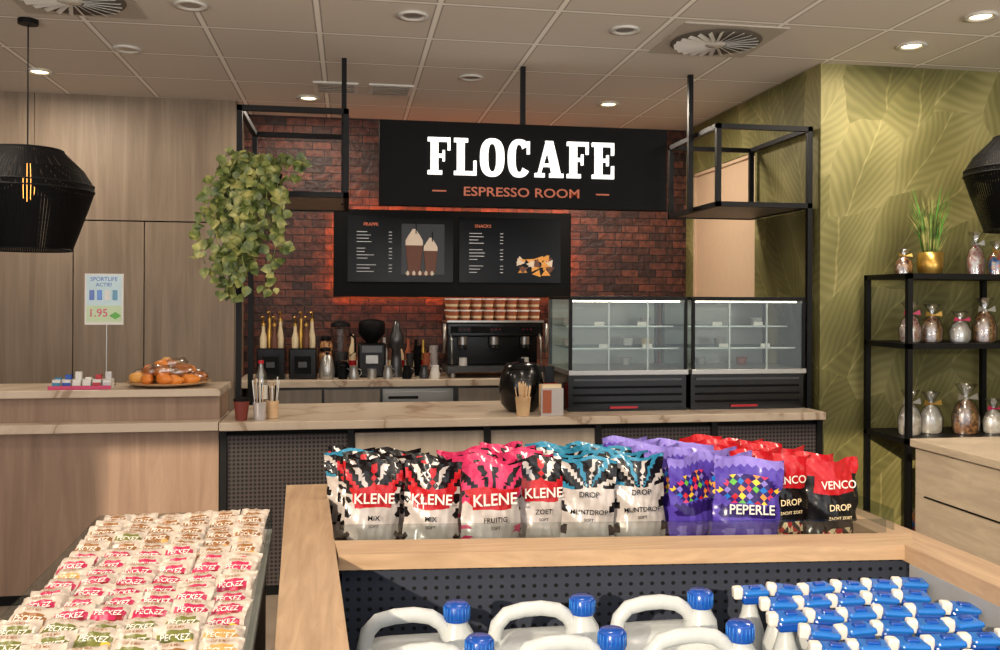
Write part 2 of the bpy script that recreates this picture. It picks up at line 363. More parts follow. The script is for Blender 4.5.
for cx,s in ((.5,1.0),(.63,.8)):
    b.lathe(cx,7.146,[(.05*s,1.82),(.068*s,1.82+.21*s)],BRN,14,sy=.02); b.lathe(cx,7.145,[(.07*s,1.82+.21*s),(.068*s,1.82+.25*s),(.045*s,1.82+.29*s),(.03*s,1.82+.31*s),(.012*s,1.82+.34*s)],FOAM,14,sy=.02)
    b.box(cx+.01,cx+.018,7.143,7.145,1.82+.3*s,1.82+.4*s,BLK2)
for k in range(9): b.lathe(.45+k*.024,7.144,[(.001,1.79),(.02,1.805),(.001,1.83)],BRN if k%2 else FOAM,8,sy=.02)
for i in range(22):
    cx,cz=1.47+r.uniform(-.13,.13),1.86+r.uniform(-.05,.08)*1.0; a=r.uniform(0,6)
    b.add([(cx+.045*math.cos(a+k*2.1),7.147-i*.0002,cz+.035*math.sin(a+k*2.1)) for k in range(3)],[(0,1,2)],[YELD,FOAM,YELD,BRN][i%4])
b.done()

# ------------------------------------------------------------ display cases
CASEW=plain('case_shelf',(205,210,205),.25,.2); CLED=plain('case_led',(255,240,215),.4,0,9); CBACK=plain('case_back',(172,170,162),.3,.2)
def case(x0,x1):
    b=B('refrigerated_display_case'); y0,y1=5.12,5.68; zb,zt=1.19,1.625
    b.box(x0,x1,y0+.02,y1,CT,zb-.03,GLOSSB)
    for k in range(4): b.box(x0+.03,x1-.03,y0+.012,y0+.02,.99+k*.045,1.003+k*.045,STEELD if k==3 else BLK2)
    b.box(x0+.25,x0+.42,y0+.008,y0+.013,.962,.975,RED)
    b.box(x0-.005,x1+.005,y0-.01,y1,zb-.03,zb,STEEL,.003)
    b.box(x0,x1,y0,y1,zt-.02,zt,BLACK,.003); b.box(x0,x1,y1-.02,y1,zb,zt-.02,CBACK)
    for x in (x0,x1-.018):
        for y in (y0,y1-.03): b.box(x,x+.018,y,y+.018,zb,zt-.02,BLACK if y==y0 else STEELD)
    b.box(x0+.02,x1-.02,y0+.004,y0+.008,zb,zt-.025,GLASS)
    for x in (x0+.004,x1-.006): b.box(x,x+.003,y0+.02,y1-.03,zb,zt-.025,GLASS)
    for k,z in enumerate((zb+.12,zb+.25)):
        b.box(x0+.025,x1-.025,y0+.08+.1*k,y1-.03,z,z+.005,GLASSD); b.box(x0+.025,x1-.025,y0+.075+.1*k,y0+.083+.1*k,z-.002,z+.007,CASEW)
        for xx in (x0+.2,x0+.47): b.box(xx,xx+.06,y0+.07+.1*k,y0+.074+.1*k,z+.007,z+.03,WHITE)
    for x in (x0+.24,x0+.48): b.box(x,x+.010,y0+.02,y0+.03,zb,zt-.03,STEEL)
    r=random.Random(int(x0*100))
    for k in range(3):
        for i in range(5):
            xx=x0+.09+i*.13+r.uniform(-.02,.02)
            zz=(zb+.001,zb+.126,zb+.256)[k]
            if r.random()<.4: b.lathe(xx,y0+.4,[(.03,zz),(.038,zz+.045)],[WHITE,CREAM,CUPB,GREYP][r.randrange(4)],12)
    b.box(x0+.03,x1-.03,y0+.05,y0+.06,zt-.034,zt-.026,CLED)
    b.done()
case(1.265,1.99); case(2.02,2.745)

# ------------------------------------------------------------ espresso machine
b=B('espresso_machine')
y0,y1=6.72,7.15; X0,X1=.72,1.46
for x in (X0+.05,X1-.08):
    for y in (y0+.05,y1-.05): b.cyl(x,y,1.011,1.06,.02,STEEL)
b.box(X0,X1,y0,y1,1.05,1.1,STEELD,.006); b.box(X0+.02,X1-.02,y0+.14,y1,1.1,1.33,GLOSSB,.01); b.box(X0,X1,y0+.02,y1,1.32,1.43,GLOSSB,.012)
b.box(X0+.03,X1-.03,y0,y0+.02,1.35,1.40,BLK2)
for i in range(3):
    cx=X0+.13+i*.24
    b.cyl(cx,y0+.09,1.26,1.32,.035,STEEL); b.cyl(cx,y0+.09,1.235,1.26,.03,STEELD); b.tube([(cx,y0+.07,1.25),(cx,y0-.06,1.235)],.011,BLK2)
    b.box(cx-.05,cx+.05,y0-.006,y0,1.355,1.395,SCR)
    if i!=1: b.cyl(cx,y0+.08,1.101,1.16,.03,WHITE)
    for k in range(3): b.cyl(cx-.03+k*.03,y0-.002,1.375,1.38,.006,RED)
for cx in (X0+.03,X1-.03): b.tube([(cx,y0+.05,1.36),(cx,y0-.03,1.3),(cx,y0-.05,1.12)],.007,STEEL)
b.box(X0,X1,y0-.001,y0+.008,1.43,1.445,STEEL); b.box(X0,X1,y0+.02,y1,1.43,1.436,STEEL)
for x in (X0-.02,X1+.02): b.tube([(x,y0+.05,1.2),(x,y0-.02,1.3),(x,y0,1.42)],.012,STEEL)
for i in range(8):
    for j in range(3):
        cx=X0+.055+i*.09; cy=y0+.08+j*.12
        for k in range(2):
            zz=1.437+k*.088; b.lathe(cx,cy,[(.03,zz),(.041,zz+.078)],CUPB,14); b.lathe(cx,cy,[(.043,zz+.076),(.043,zz+.086)],WHITE,14)
            b.lathe(cx,cy,[(.0345,zz+.025),(.0365,zz+.042)],CREAM,14,caps=False)
b.done()

def grinder(x,y=6.85):
    b=B('syrup_pump_bottle_rack'); b.box(x-.1,x+.1,y-.1,y+.12,1.011,1.24,GLOSSB,.01); b.box(x-.06,x+.06,y-.104,y-.1,1.05,1.18,BLK2); b.box(x-.03,x+.03,y-.12,y-.104,1.1,1.14,STEELD)
    for k,(dx,dy) in enumerate(((-.06,0),(-.02,.05),(.02,-.02),(.06,.03))):
        zt=1.36+.035*(k%2)
        b.lathe(x+dx,y+dy,[(.024,1.24),(.026,1.31),(.012,zt),(.012,zt+.04)],[CREAM,GOLD,BRN,CREAM][k],12)
        b.cyl(x+dx,y+dy,zt+.04,zt+.06,.015,GOLD,10); b.tube([(x+dx,y+dy,zt+.06),(x+dx,y+dy,zt+.11),(x+dx-.01,y+dy-.06,zt+.105)],.006,GOLD,6)
    b.done()
grinder(-.57); grinder(-.34)
b=B('glass_jug_blender'); b.lathe(-.07,6.95,[(.075,1.011),(.07,1.1),(.05,1.13)],GLOSSB); b.lathe(-.07,6.95,[(.05,1.13),(.075,1.40)],GLASSD,16,caps=False); b.lathe(-.07,6.95,[(.052,1.14),(.06,1.2)],STEELD,16); b.lathe(-.07,6.95,[(.077,1.39),(.07,1.42),(.03,1.43)],BLK2); b.tube([(0,6.95,1.17),(.04,6.95,1.2),(.04,6.95,1.3),(0,6.95,1.34)],.008,BLK2); b.done()
b=B('bean_grinder'); b.box(.06,.27,6.85,7.07,1.011,1.27,GLOSSB,.015); b.lathe(.165,6.95,[(.04,1.27),(.1,1.34),(.1,1.42),(.08,1.44),(.03,1.45)],BLK2); b.box(.12,.21,6.81,6.85,1.12,1.18,STEEL); b.cyl(.165,6.82,1.011,1.08,.035,STEEL); b.box(.09,.24,6.845,6.85,1.2,1.25,STEELD); b.done()
b=B('cocktail_shaker'); b.lathe(.35,6.9,[(.05,1.011),(.04,1.15),(.035,1.22),(.06,1.24),(.055,1.32),(.03,1.38),(.022,1.43),(.001,1.435)],STEELD); b.done()
b=B('kettle'); b.lathe(-.165,6.76,[(.05,1.011),(.06,1.06),(.04,1.16),(.02,1.19)],STEEL); b.tube([(-.115,6.76,1.06),(-.09,6.76,1.1),(-.10,6.76,1.15)],.008,BLK2); b.cyl(-.165,6.76,1.19,1.21,.012,BLK2); b.done()
b=B('glass_storage_jar')
for x,y,h,m in ((-.18,7.1,.3,CAN1),(-.18,6.9,.22,CAN1)):
    b.lathe(x,y,[(.045,1.011),(.048,1.02),(.048,1.011+h*.8),(.035,1.011+h*.9)],m,16); b.lathe(x,y,[(.04,1.011+h*.9),(.04,1.011+h),(.01,1.02+h)],BLK2,16)
b.done()
b=B('sauce_bottles'); rb=random.Random(2)
for i,x in enumerate((-.04,.02,.08,.14,.20,.27,.33,.40,.46,.52,.58,.64)):
    h=rb.uniform(.2,.32); b.lathe(x,7.2,[(.026,1.011),(.028,1.03),(.028,1.011+h*.6),(.011,1.011+h*.8),(.011,1.011+h)],[BRN,CREAM,CUPB,BLK2,GOLD,GREYP][i%6],12); b.lathe(x,7.2,[(.0285,1.06),(.0285,1.12)],[CREAM,RED,WHITE][i%3],12,caps=False)
b.done()
b=B('stacked_cups')
for i in range(4):
    cx=.455+i*.065
    for k in range(3+(i%2)): b.lathe(cx,6.95+.04*(i%2),[(.022,1.011+k*.055),(.032,1.08+k*.055)],[STEELD,BLK2,CUPB,GREYP][i%4],12)
b.done()
b=B('milk_pitchers')
for i,(x,y) in enumerate(((-.05,6.74),(.03,6.72),(.28,6.72),(.42,6.72),(.55,6.74),(.63,6.72),(1.55,6.8),(1.66,6.85))):
    b.lathe(x,y,[(.034,1.011),(.036,1.05),(.026,1.09),(.03,1.11)],[BLK2,STEEL,STEEL,BLK2,STEELD,WHITE,STEEL,CREAM][i],14); b.tube([(x+.034,y,1.03),(x+.055,y,1.05),(x+.052,y,1.08),(x+.03,y,1.09)],.004,STEEL,6)
b.done()

# ------------------------------------------------------------ things on the counter
b=B('coffee_urn'); b.lathe(1.0,5.22,[(.08,CT),(.12,.99),(.135,1.08),(.12,1.17),(.1,1.2)],GLOSSB,28); b.lathe(1.0,5.22,[(.105,1.2),(.09,1.225),(.03,1.235),(.001,1.235)],GLOSSB,28); b.cyl(1.0,5.22,1.235,1.255,.018,BLK2); b.tube([(1.08,5.12,1.12),(1.1,5.08,1.1),(1.1,5.08,1.04)],.01,BLK2); b.done()
b=B('stirrer_cup'); b.lathe(.97,5.01,[(.036,CT),(.045,1.05)],GRAIN,18)
for i in range(26):
    a=random.uniform(0,6.28); rr=random.uniform(0,.03); b.tube([(.97+rr*math.cos(a),5.01+rr*math.sin(a),.97),(.97+1.9*rr*math.cos(a),5.01+1.9*rr*math.sin(a),1.12+random.uniform(-.02,.02))],.0035,GRAIN,5)
b.done()
b=B('leaflet_holder'); b.box(1.07,1.2,4.99,5.0,CT,1.1,GREYP); b.box(1.07,1.2,5.0,5.05,CT,.965,GREYP); b.box(1.08,1.19,5.005,5.02,.965,1.12,CREAM); b.box(1.07,1.2,5.04,5.05,CT,1.12,GRAIN); b.box(1.08,1.13,4.986,4.99,.96,1.09,CUPB); b.done()
b=B('snack_boxes'); b.box(1.15,1.24,5.3,5.38,CT,1.1,RED,.003); b.box(1.16,1.22,5.24,5.29,CT,1.06,YEL,.003); b.box(1.16,1.22,5.31,5.37,1.1,1.2,GLOSSB,.003); b.box(1.165,1.215,5.238,5.24,.98,1.03,RED); b.done()
b=B('paper_cup'); b.lathe(-.575,5.02,[(.03,CT),(.042,1.05)],plain('cup_red',(120,50,40),.5)); b.lathe(-.575,5.02,[(.044,1.05),(.044,1.058),(.036,1.066)],BLK2); b.done()
b=B('straw_cup')
for cx,cy in ((-.48,5.02),(-.42,5.09)):
    b.lathe(cx,cy,[(.03,CT),(.036,1.04)],GREYP if cx<-.45 else GRAIN)
    for i in range(14):
        a=random.uniform(0,6.28); rr=random.uniform(0,.022); b.tube([(cx+rr*math.cos(a),cy+rr*math.sin(a),.97),(cx+2*rr*math.cos(a),cy+2*rr*math.sin(a),1.14+random.uniform(-.02,.03))],.003,[GRAIN,WHITE,BLK2][i%3],5)
b.done()
b=B('water_bottle'); b.lathe(-.50,5.3,[(.034,CT),(.036,1.1),(.034,1.16),(.014,1.21),(.014,1.23)],FILM); b.lathe(-.5,5.3,[(.0365,1.03),(.0365,1.11)],WHITE,caps=False); b.cyl(-.5,5.3,1.23,1.25,.016,RED); b.done()

# left counter goods
PZ=1.121
b=B('pastry_plate'); b.lathe(-.98,5.19,[(.1,PZ),(.2,PZ+.014),(.225,PZ+.024),(.1,PZ+.02)],plain('wood_plate',(190,150,105),.5),32)
BUN=plain('bun',(222,128,50),.4); BUN2=plain('bun_gold',(236,172,88),.4)
r=random.Random(5)
for i in range(24):
    a=i*2.4; rr=.15 if i<12 else (.09 if i<19 else .03); z=PZ+.045 if i<12 else (PZ+.08 if i<19 else PZ+.115)
    b.T=Matrix.Translation((-.98+rr*math.cos(a),5.19+rr*math.sin(a),z))@Matrix.Rotation(r.uniform(0,3),4,'Z')@Matrix.Rotation(r.uniform(-.4,.4),4,'X')
    n=9; L=.062
    vs=[];fs=[]
    for q in range(n+1):
        t=q/n*2-1; rad=.027*(1-abs(t)**2.2)+.004; rad*=1+.13*(q%2); ca=t*1.1; cx_,cy_=L*math.sin(ca),L*(math.cos(ca)-1)*.9+.02
        for k in range(8):
            w=2*pi*k/8; vs.append((cx_*(1+0)+rad*math.cos(w)*math.sin(ca)*.9,cy_+rad*math.cos(w)*math.cos(ca),rad*math.sin(w)))
    for q in range(n):
        for k in range(8): fs.append((q*8+k,q*8+(k+1)%8,(q+1)*8+(k+1)%8,(q+1)*8+k))
    b.add(vs,fs,[ORG,BUN2,BUN,ORG,BUN2][i%5],True)
    if i%3==0: b.lathe(0,0,[(.055,-.02),(.072,.0),(.06,.03),(.02,.036)],FILM,9,sx=1.2,sy=.85)
b.T=Matrix.Identity(4); b.done()
b=B('chewing_gum_boxes')
for i in range(6):
    x=-1.535+i*.05; c=[CYAN,BLUE,WHITE,WHITE,RED,GREYP][i]
    b.box(x,x+.04,5.03,5.1,PZ,PZ+.05,WHITE); b.box(x,x+.04,5.025,5.03,PZ,PZ+.035,c); b.box(x+.005,x+.035,5.06,5.08,PZ+.05,PZ+.06+.015*(i%3),c)
b.box(-1.55,-1.24,5.005,5.02,PZ,PZ+.02,PINK)
b.done()
b=B('promotion_sign_stand')
b.cyl(-1.32,5.24,PZ,PZ+.009,.05,STEEL); b.cyl(-1.32,5.24,PZ+.009,1.48,.005,STEEL)
b.box(-1.43,-1.23,5.225,5.235,1.455,1.735,WHITE); b.box(-1.42,-1.24,5.222,5.225,1.56,1.725,plain('sign_sky',(190,215,222),.4)); b.box(-1.42,-1.24,5.222,5.225,1.47,1.56,plain('sign_lime',(190,210,170),.4))
b.text('SPORTLIFE',-1.33,5.221,1.695,.03,BLUE); b.text('ACTIE!',-1.33,5.221,1.665,.028,BLUE)
for i in range(4): b.box(-1.405+i*.04,-1.38+i*.04,5.219,5.222,1.59,1.645,[BLUE,BLUE2,WHITE,CYAN][i])
b.text('1.95',-1.36,5.221,1.50,.06,PINK); b.lathe(-1.27,5.2195,[(.001,1.485),(.03,1.505),(.001,1.525)],GREEN,12,sy=.01); b.done()

# ------------------------------------------------------------ pendant lamps
BULB=plain('filament_bulb',(255,170,80),.3,0,6)
def pendant(x,y,zb):
    b=B('pendant_lamp'); prof=[(.215,0),(.25,.1),(.285,.2),(.32,.31),(.318,.34),(.27,.42),(.17,.52),(.05,.53)]
    n=120
    for i in range(n):
        a0=2*pi*i/n; a1=a0+2*pi/n*.9
        vs=[];fs=[]
        for r_,z in prof:
            vs+=[(x+r_*math.cos(a0),y+r_*math.sin(a0),zb+z),(x+r_*math.cos(a1),y+r_*math.sin(a1),zb+z)]
        for j in range(len(prof)-1): fs.append((2*j,2*j+1,2*j+3,2*j+2))
        b.add(vs,fs,BLK2)
    for r_,z in ((.215,0),(.32,.31),(.318,.34),(.17,.52)):
        b.tube([(x+r_*math.cos(2*pi*k/36),y+r_*math.sin(2*pi*k/36),zb+z) for k in range(37)],.005,BLACK,6)
    b.cyl(x,y,zb+.45,zb+.54,.02,BLACK); b.lathe(x,y,[(.001,zb+.25),(.03,zb+.28),(.035,zb+.32),(.015,zb+.4),(.015,zb+.45)],BULB,16)
    b.cyl(x,y,zb+.53,CZ-.02,.004,BLACK,8); b.cyl(x,y,CZ-.025,CZ,.05,BLACK)
    b.done()
pendant(-1.66,5.03,1.85); pendant(3.71,4.45,2.0)

# ------------------------------------------------------------ hanging plant
b=B('hanging_pothos_plant'); r=random.Random(11)
b.lathe(-.48,5.26,[(.07,2.191),(.095,2.3),(.1,2.31)],BLK2,20)
def leaf(b,p,d,s,mat):
    d=d.normalized(); side=d.cross(Vector((r.uniform(-.4,.4),r.uniform(-1,-.2),r.uniform(-.3,.6)))).normalized(); up=side.cross(d)
    pts=[(0,0,0),(.2,.40,.03),(.5,.42,.0),(1,0,-.12),(.5,-.42,.0),(.2,-.40,.03),(.5,0,-.08)]
    vs=[p+d*(a*s)+side*(c*s)+up*(e*s) for a,c,e in pts]
    b.add(vs,[(0,1,6),(1,2,6),(2,3,6),(3,4,6),(4,5,6),(5,0,6)],mat)
for k in range(32):
    L=[.70,.60,.5,.4,.28,.12][k%6]*r.uniform(.85,1.1)
    tx=-.54+r.uniform(-.18,.17)*(1 if L<.5 else .6); 
    if k%9==0: tx=-.26; L=.03
    if L>.55: tx-=.05
    p=Vector((-.48,5.22,2.33)); p1=Vector((tx,5.05+r.uniform(-.10,.02),2.28+r.uniform(-.04,.09)))
    pts=[p+(p1-p)*t+Vector((0,0,.05*math.sin(pi*t))) for t in (0,.25,.5,.75,1)]
    q=p1.copy()
    for i in range(int(L/.04)):
        q=q+Vector((r.uniform(-.024,.024),r.uniform(-.012,.008),-.04)); pts.append(q.copy())
    for t in pts[1:]:
        for _ in range(2): leaf(b,t+Vector((r.uniform(-.04,.04),r.uniform(-.03,.01),r.uniform(-.02,.02))),Vector((r.uniform(-1,1),r.uniform(-.9,.1),r.uniform(-1.2,.1))),r.uniform(.04,.07),FOL)
    b.tube(pts,.003,FOL,5)
b.done()

# ------------------------------------------------------------ right shelf unit
b=B('metal_shelf_unit')
X0,X1,Y0,Y1=3.08,4.4,4.59,5.03
for x in (X0,3.86,X1):
    for y in (Y0,Y1-.03): b.box(x,x+.03,y,y+.03,0,1.76,BLACK)
for z in (.2,.8,1.335,1.73):
    b.box(X0,X1+.03,Y0,Y1,z,z+.03,BLACK)
b.done()
def giftbag(x,y,z,h,mat,rib=PINK,w=.05):
    b=B('cellophane_gift_bag')
    b.lathe(x,y,[(w*.8,z),(w,z+.01),(w*1.05,z+h*.35),(w*.7,z+h*.58),(w*.2,z+h*.7)],mat,14,sy=.7)
    b.lathe(x,y,[(w*1.1,z+.002),(w*1.14,z+h*.35),(w*.8,z+h*.6),(w*.2,z+h*.72),(w*.9,z+h)],FILM,12,caps=False,sy=.7)
    b.cyl(x,y,z+h*.69,z+h*.735,w*.27,rib,10)
    for s in (-1,1): b.add([(x,y-.015,z+h*.71),(x+s*w*.8,y-.02,z+h*.82),(x+s*w*.9,y-.02,z+h*.68)],[(0,1,2)],rib)
    b.done()
for px,y,z,h,m,w in [(3.19,4.8,1.761,.15,CAN1,.05),(3.62,4.75,1.761,.25,CAN2,.05),(3.78,4.78,1.761,.2,CAN3,.05),
    (3.2,4.75,1.366,.23,CAN2,.06),(3.36,4.78,1.366,.22,CAN1,.06),(3.52,4.75,1.366,.18,WHITEC,.06),(3.68,4.75,1.366,.26,CAN1,.065),(3.83,4.73,1.366,.22,CAN2,.05),
    (3.2,4.75,.831,.26,WHITEC,.065),(3.37,4.8,.831,.24,WHITEC,.065),(3.56,4.75,.831,.29,CAN1,.075),(3.74,4.75,.831,.2,WHITEC,.06),(3.3,4.75,.231,.3,CAN3,.08),(3.6,4.75,.231,.3,CAN2,.08)]:
    giftbag(px,y,z,h,m,random.choice([PINK,GOLD,STEEL]),w)
b=B('potted_grass'); cx,cy=3.36,4.8
b.lathe(cx,cy,[(.06,1.761),(.072,1.8),(.072,1.89),(.064,1.89)],GOLD,24)
for i in range(120):
    a=r.uniform(0,6.28); L=r.uniform(.18,.42); q=r.uniform(0,.045); lean=r.uniform(.02,.14)
    p0=Vector((cx+q*math.cos(a),cy+q*math.sin(a),1.885)); pm=p0+Vector((lean*.4*math.cos(a),lean*.4*math.sin(a),L*.6)); p1=p0+Vector((lean*math.cos(a),lean*math.sin(a),L))
    w=Vector((.0028,0,0)); b.add([p0-w,p0+w,pm+w,pm-w,p1],[(0,1,2,3),(3,2,4)],[FOL,GREEN][i%4==0])
b.done()
b=B('wooden_display_counter')
b.box(2.85,4.6,3.1,4.18,.06,.86,DISPW); b.box(2.83,4.62,3.08,4.2,.86,.9,DISPW,.004); b.box(2.9,4.55,3.15,4.13,0,.06,BLACK)
b.box(2.84,2.85,3.2,4.1,.62,.625,BLK2); b.box(2.84,2.85,3.2,4.1,.3,.305,BLK2)
b.done()

# ------------------------------------------------------------ islands
b=B('display_bin')
Z=.85
A=(-.25,3.72); A2=(-.09,3.72); Bq=(-.135,1.6); B2=(.02,1.6)
b.quadprism([Bq,B2,A2,A],Z-.05,Z,RAILY)
b.quadprism([(Bq[0]+.02,1.62),(B2[0]-.02,1.62),(A2[0]-.02,3.7),(A[0]+.02,3.7)],0,Z-.05,PERF)
b.quadprism([(-.03,2.68),(1.72,2.53),(1.80,2.66),(-.045,2.84)],Z-.045,Z+.001,RAILX)
b.quadprism([(-.02,2.72),(1.72,2.57),(1.72,2.6),(-.02,2.75)],0,Z-.04,PERF)
b.quadprism([(1.68,1.6),(1.83,1.6),(1.82,3.3),(1.70,3.3)],Z-.05,Z,RAILY)
b.quadprism([(1.72,1.62),(1.8,1.62),(1.8,3.28),(1.72,3.28)],0,Z-.05,PERF)
b.box(1.685,1.72,1.62,2.5,.56,.8,plain('bin_side',(150,152,155),.4))
b.box(-.1,1.8,3.72,3.76,0,.83,PERF); b.box(1.72,1.8,3.28,3.72,0,.83,PERF)
b.box(-.06,1.72,2.78,3.72,.74,.765,BLK2)
b.box(.0,1.7,1.6,2.56,.465,.49,BLK2); b.box(-.0,1.72,1.58,1.61,0,.7,PERF)
b.quadprism([(-.05,2.86),(1.72,2.675),(1.72,2.679),(-.05,2.864)],.77,.895,GLASSD); b.quadprism([(1.76,2.7),(1.765,2.7),(1.77,3.28),(1.765,3.28)],.851,.92,GLASSD)
b.done()

# pouches
def pouch(b,x,y,z,w,h,t,cf,rz=0,tilt=0,seed=0):
    nu,nv=18,26; rr=random.Random(seed)
    ph=rr.uniform(0,6); lean=rr.uniform(-.06,.06)
    M=Matrix.Translation((x,y,z))@Matrix.Rotation(rz,4,'Z')@Matrix.Rotation(tilt,4,'X')@Matrix.Rotation(lean,4,'Y')
    old=b.T; b.T=M
    for side in (-1,1):
        vs=[];fs=[];ms=[]
        for j in range(nv+1):
            v=j/nv
            for i in range(nu+1):
                u=i/nu*2-1
                th=t*.5*(1-v**1.6)*(1-abs(u)**2.2)*(.55+.45*min(1,v*5+.4))
                th+=.004*math.sin(u*7+ph+v*9)*(1-v)*(1-abs(u))
                wv=w*.5*(1-.06*math.sin(pi*v)+.018*math.sin(v*15+ph))
                crumple=.0045*math.sin(v*17+ph+u*3)+.003*math.sin(v*31+u*11+ph*2)*(.3+v)+.0025*math.sin(u*19-v*13+ph)
                vs.append((u*wv,side*th+crumple+ (.018*math.sin(u*3+ph)*v*v),v*h+(.005*math.sin(u*4+ph)*v)))
        for j in range(nv):
            for i in range(nu):
                a=j*(nu+1)+i
                if (i+j)%2: F=[(a,a+1,a+nu+2),(a,a+nu+2,a+nu+1)]; C=[(.66,.33),(.33,.66)]
                else: F=[(a,a+1,a+nu+1),(a+1,a+nu+2,a+nu+1)]; C=[(.33,.33),(.66,.66)]
                for f,(cu,cv) in zip(F,C): fs.append(f); ms.append(cf((i+cu)/nu,(j+cv)/nv,rr))
        b.add(vs,fs,ms,True)
    b.T=old
    return M
def rays(u,v,cu,cv,n,cols):
    a=math.atan2(v-cv,(u-cu)*.7)
    return cols[int((a+pi)/(2*pi)*n)%len(cols)]
def cf_red(u,v,r):
    if v>.96: return DBLK
    if .50<v<.72 and abs(u-.5)<.34+.4*(v-.5): return RED
    if v>.56: return rays(u,v,.5,.55,38,[DBLK,GREYP,DBLK,RED,DBLK])
    if abs(u-.5)>.42 and v<.5: return rays(u,v,.5,.3,24,[GREYP,DBLK,GREYP])
    return GREYP
def cf_pink(u,v,r):
    if v>.95: return PINK
    if .50<v<.72 and abs(u-.5)<.34+.4*(v-.5): return RED
    if v>.60: return rays(u,v,.5,.55,36,[PINK,DBLK,PINK,DBLK,PINK])
    if v<.34 and abs(u-.5)>.36: return rays(u,v,.5,.3,24,[GREYP,PINK])
    return GREYP
def cf_cyan(u,v,r):
    if v>.95: return CYAN
    if .50<v<.66 and abs(u-.5)<.30: return GREYP
    if v>.66: return rays(u,v,.5,.6,34,[DBLK,DBLK,CYAN,DBLK,GREYP])
    if abs(u-.5)>.40: return rays(u,v,.5,.3,24,[GREYP,DBLK,GREYP])
    return GREYP
def cf_purp(u,v,r):
    if v>.9: return LILAC
    if v>.80: return PURP
    if .50<v<.80 and abs(u-.5)<.48-abs(v-.65)*1.5:
        k=(int(u*9)*7+int(v*13)*5)%8; return [YEL,RED,BLUE2,GREEN,PINK,ORG,PURD,LILAC][k] if (u*9%1-.5)**2+(v*13%1-.5)**2<.2 else PURD
    if .34<v<.48 and abs(u-.5)<.42: return PURD
    if v<.22: return LILAC if int(u*7)%2 else PURP
    return PURP
def cf_blk(u,v,r):
    if v>.82: return RED
    if v>.62: return RED if abs(u-.5)<.40 else DBLK
    if v<.28 and (u-.5)**2*4+(v-.16)**2*40<.3: return [DBLK,CREAM,RED][(int(u*11)+int(v*17))%3]
    return DBLK
liq=B('liquorice_sweet_bags'); pur=B('purple_sweet_bags'); rdb=B('red_black_sweet_bags')
r=random.Random(21); seed=0
BZ=.767
cols=[(.08,cf_red,'a',.06),(.27,cf_red,'a',0),(.47,cf_pink,'p',-.03),(.64,cf_red,'q',.07),(.82,cf_cyan,'c',.04),(.985,cf_cyan,'c',.05)]
for ci,(cx,cf,k,dy) in enumerate(cols):
    for row in range(5):
        y=2.96+row*.14+dy
        if y>3.66: continue
        x=cx+r.uniform(-.015,.015)-(.02*row if ci in (0,1) else (.008*row)); rz=r.uniform(-.22,.22); seed+=1
        c=cf
        if row>=2 and ci==0: c=cf_cyan if row==3 else cf_red
        if row>=1 and ci in(2,3): c=cf_pink
        h=(.295 if row==0 else .298-.011*row)
        M=pouch(liq,x,y,BZ,.215 if ci==2 else .19,h,.085,c,rz,r.uniform(-.03,.07),seed)
        if row<=1:
            liq.T=M
            if k in 'apq': liq.text('KLENE',0,-.043,h*.565,.047 if ci!=2 else .054,WHITE,sx=.98,tilt=-.12)
            else: liq.text('DROP',0,-.040,h*.57,.026,DBLK,tilt=-.12)
            liq.text({'a':'MIX','p':'FRUITIG','c':'MUNTDROP','q':'ZOET'}[k],0,-.0495,h*.38,.023,DBLK,tilt=-.05)
            liq.text('SOFT',0,-.051,h*.3,.014,DBLK,tilt=-.05)
            liq.T=Matrix.Identity(4)
for ci,cx in enumerate((1.165,1.325)):
    for row in range(5):
        y=2.87+row*.14+(.10 if ci==0 else 0); x=cx+r.uniform(-.01,.01)-.018*row; seed+=1
        M=pouch(pur,x,y,BZ,.2 if ci==0 else .25,.30-.006*row,.09,cf_purp,r.uniform(-.1,.1)+(.25 if ci==0 else 0),r.uniform(-.04,.05),seed)
        if ci==1 and row==0: pur.T=M; pur.text('PEPERLE',0,-.049,.12,.045,WHITE,tilt=-.1); pur.T=Matrix.Identity(4)
for ci,cx in enumerate((1.50,1.63)):
    for row in range(5):
        y=2.85+row*.145+(.1 if ci==0 else 0); seed+=1
        M=pouch(rdb,cx+r.uniform(-.01,.01)-.018*row,y,BZ,.2,.295-.005*row,.08,cf_blk,r.uniform(-.12,.12),r.uniform(-.04,.05),seed)
        if row==0: rdb.T=M; rdb.text('VENCO',0,-.037,.203,.038,WHITE,tilt=-.15); rdb.text('DROP',0,-.045,.13,.03,CREAM,tilt=-.1); rdb.text('ZACHT ZOET',0,-.047,.1,.014,CREAM,tilt=-.1); rdb.T=Matrix.Identity(4)
liq.done(); pur.done(); rdb.done()

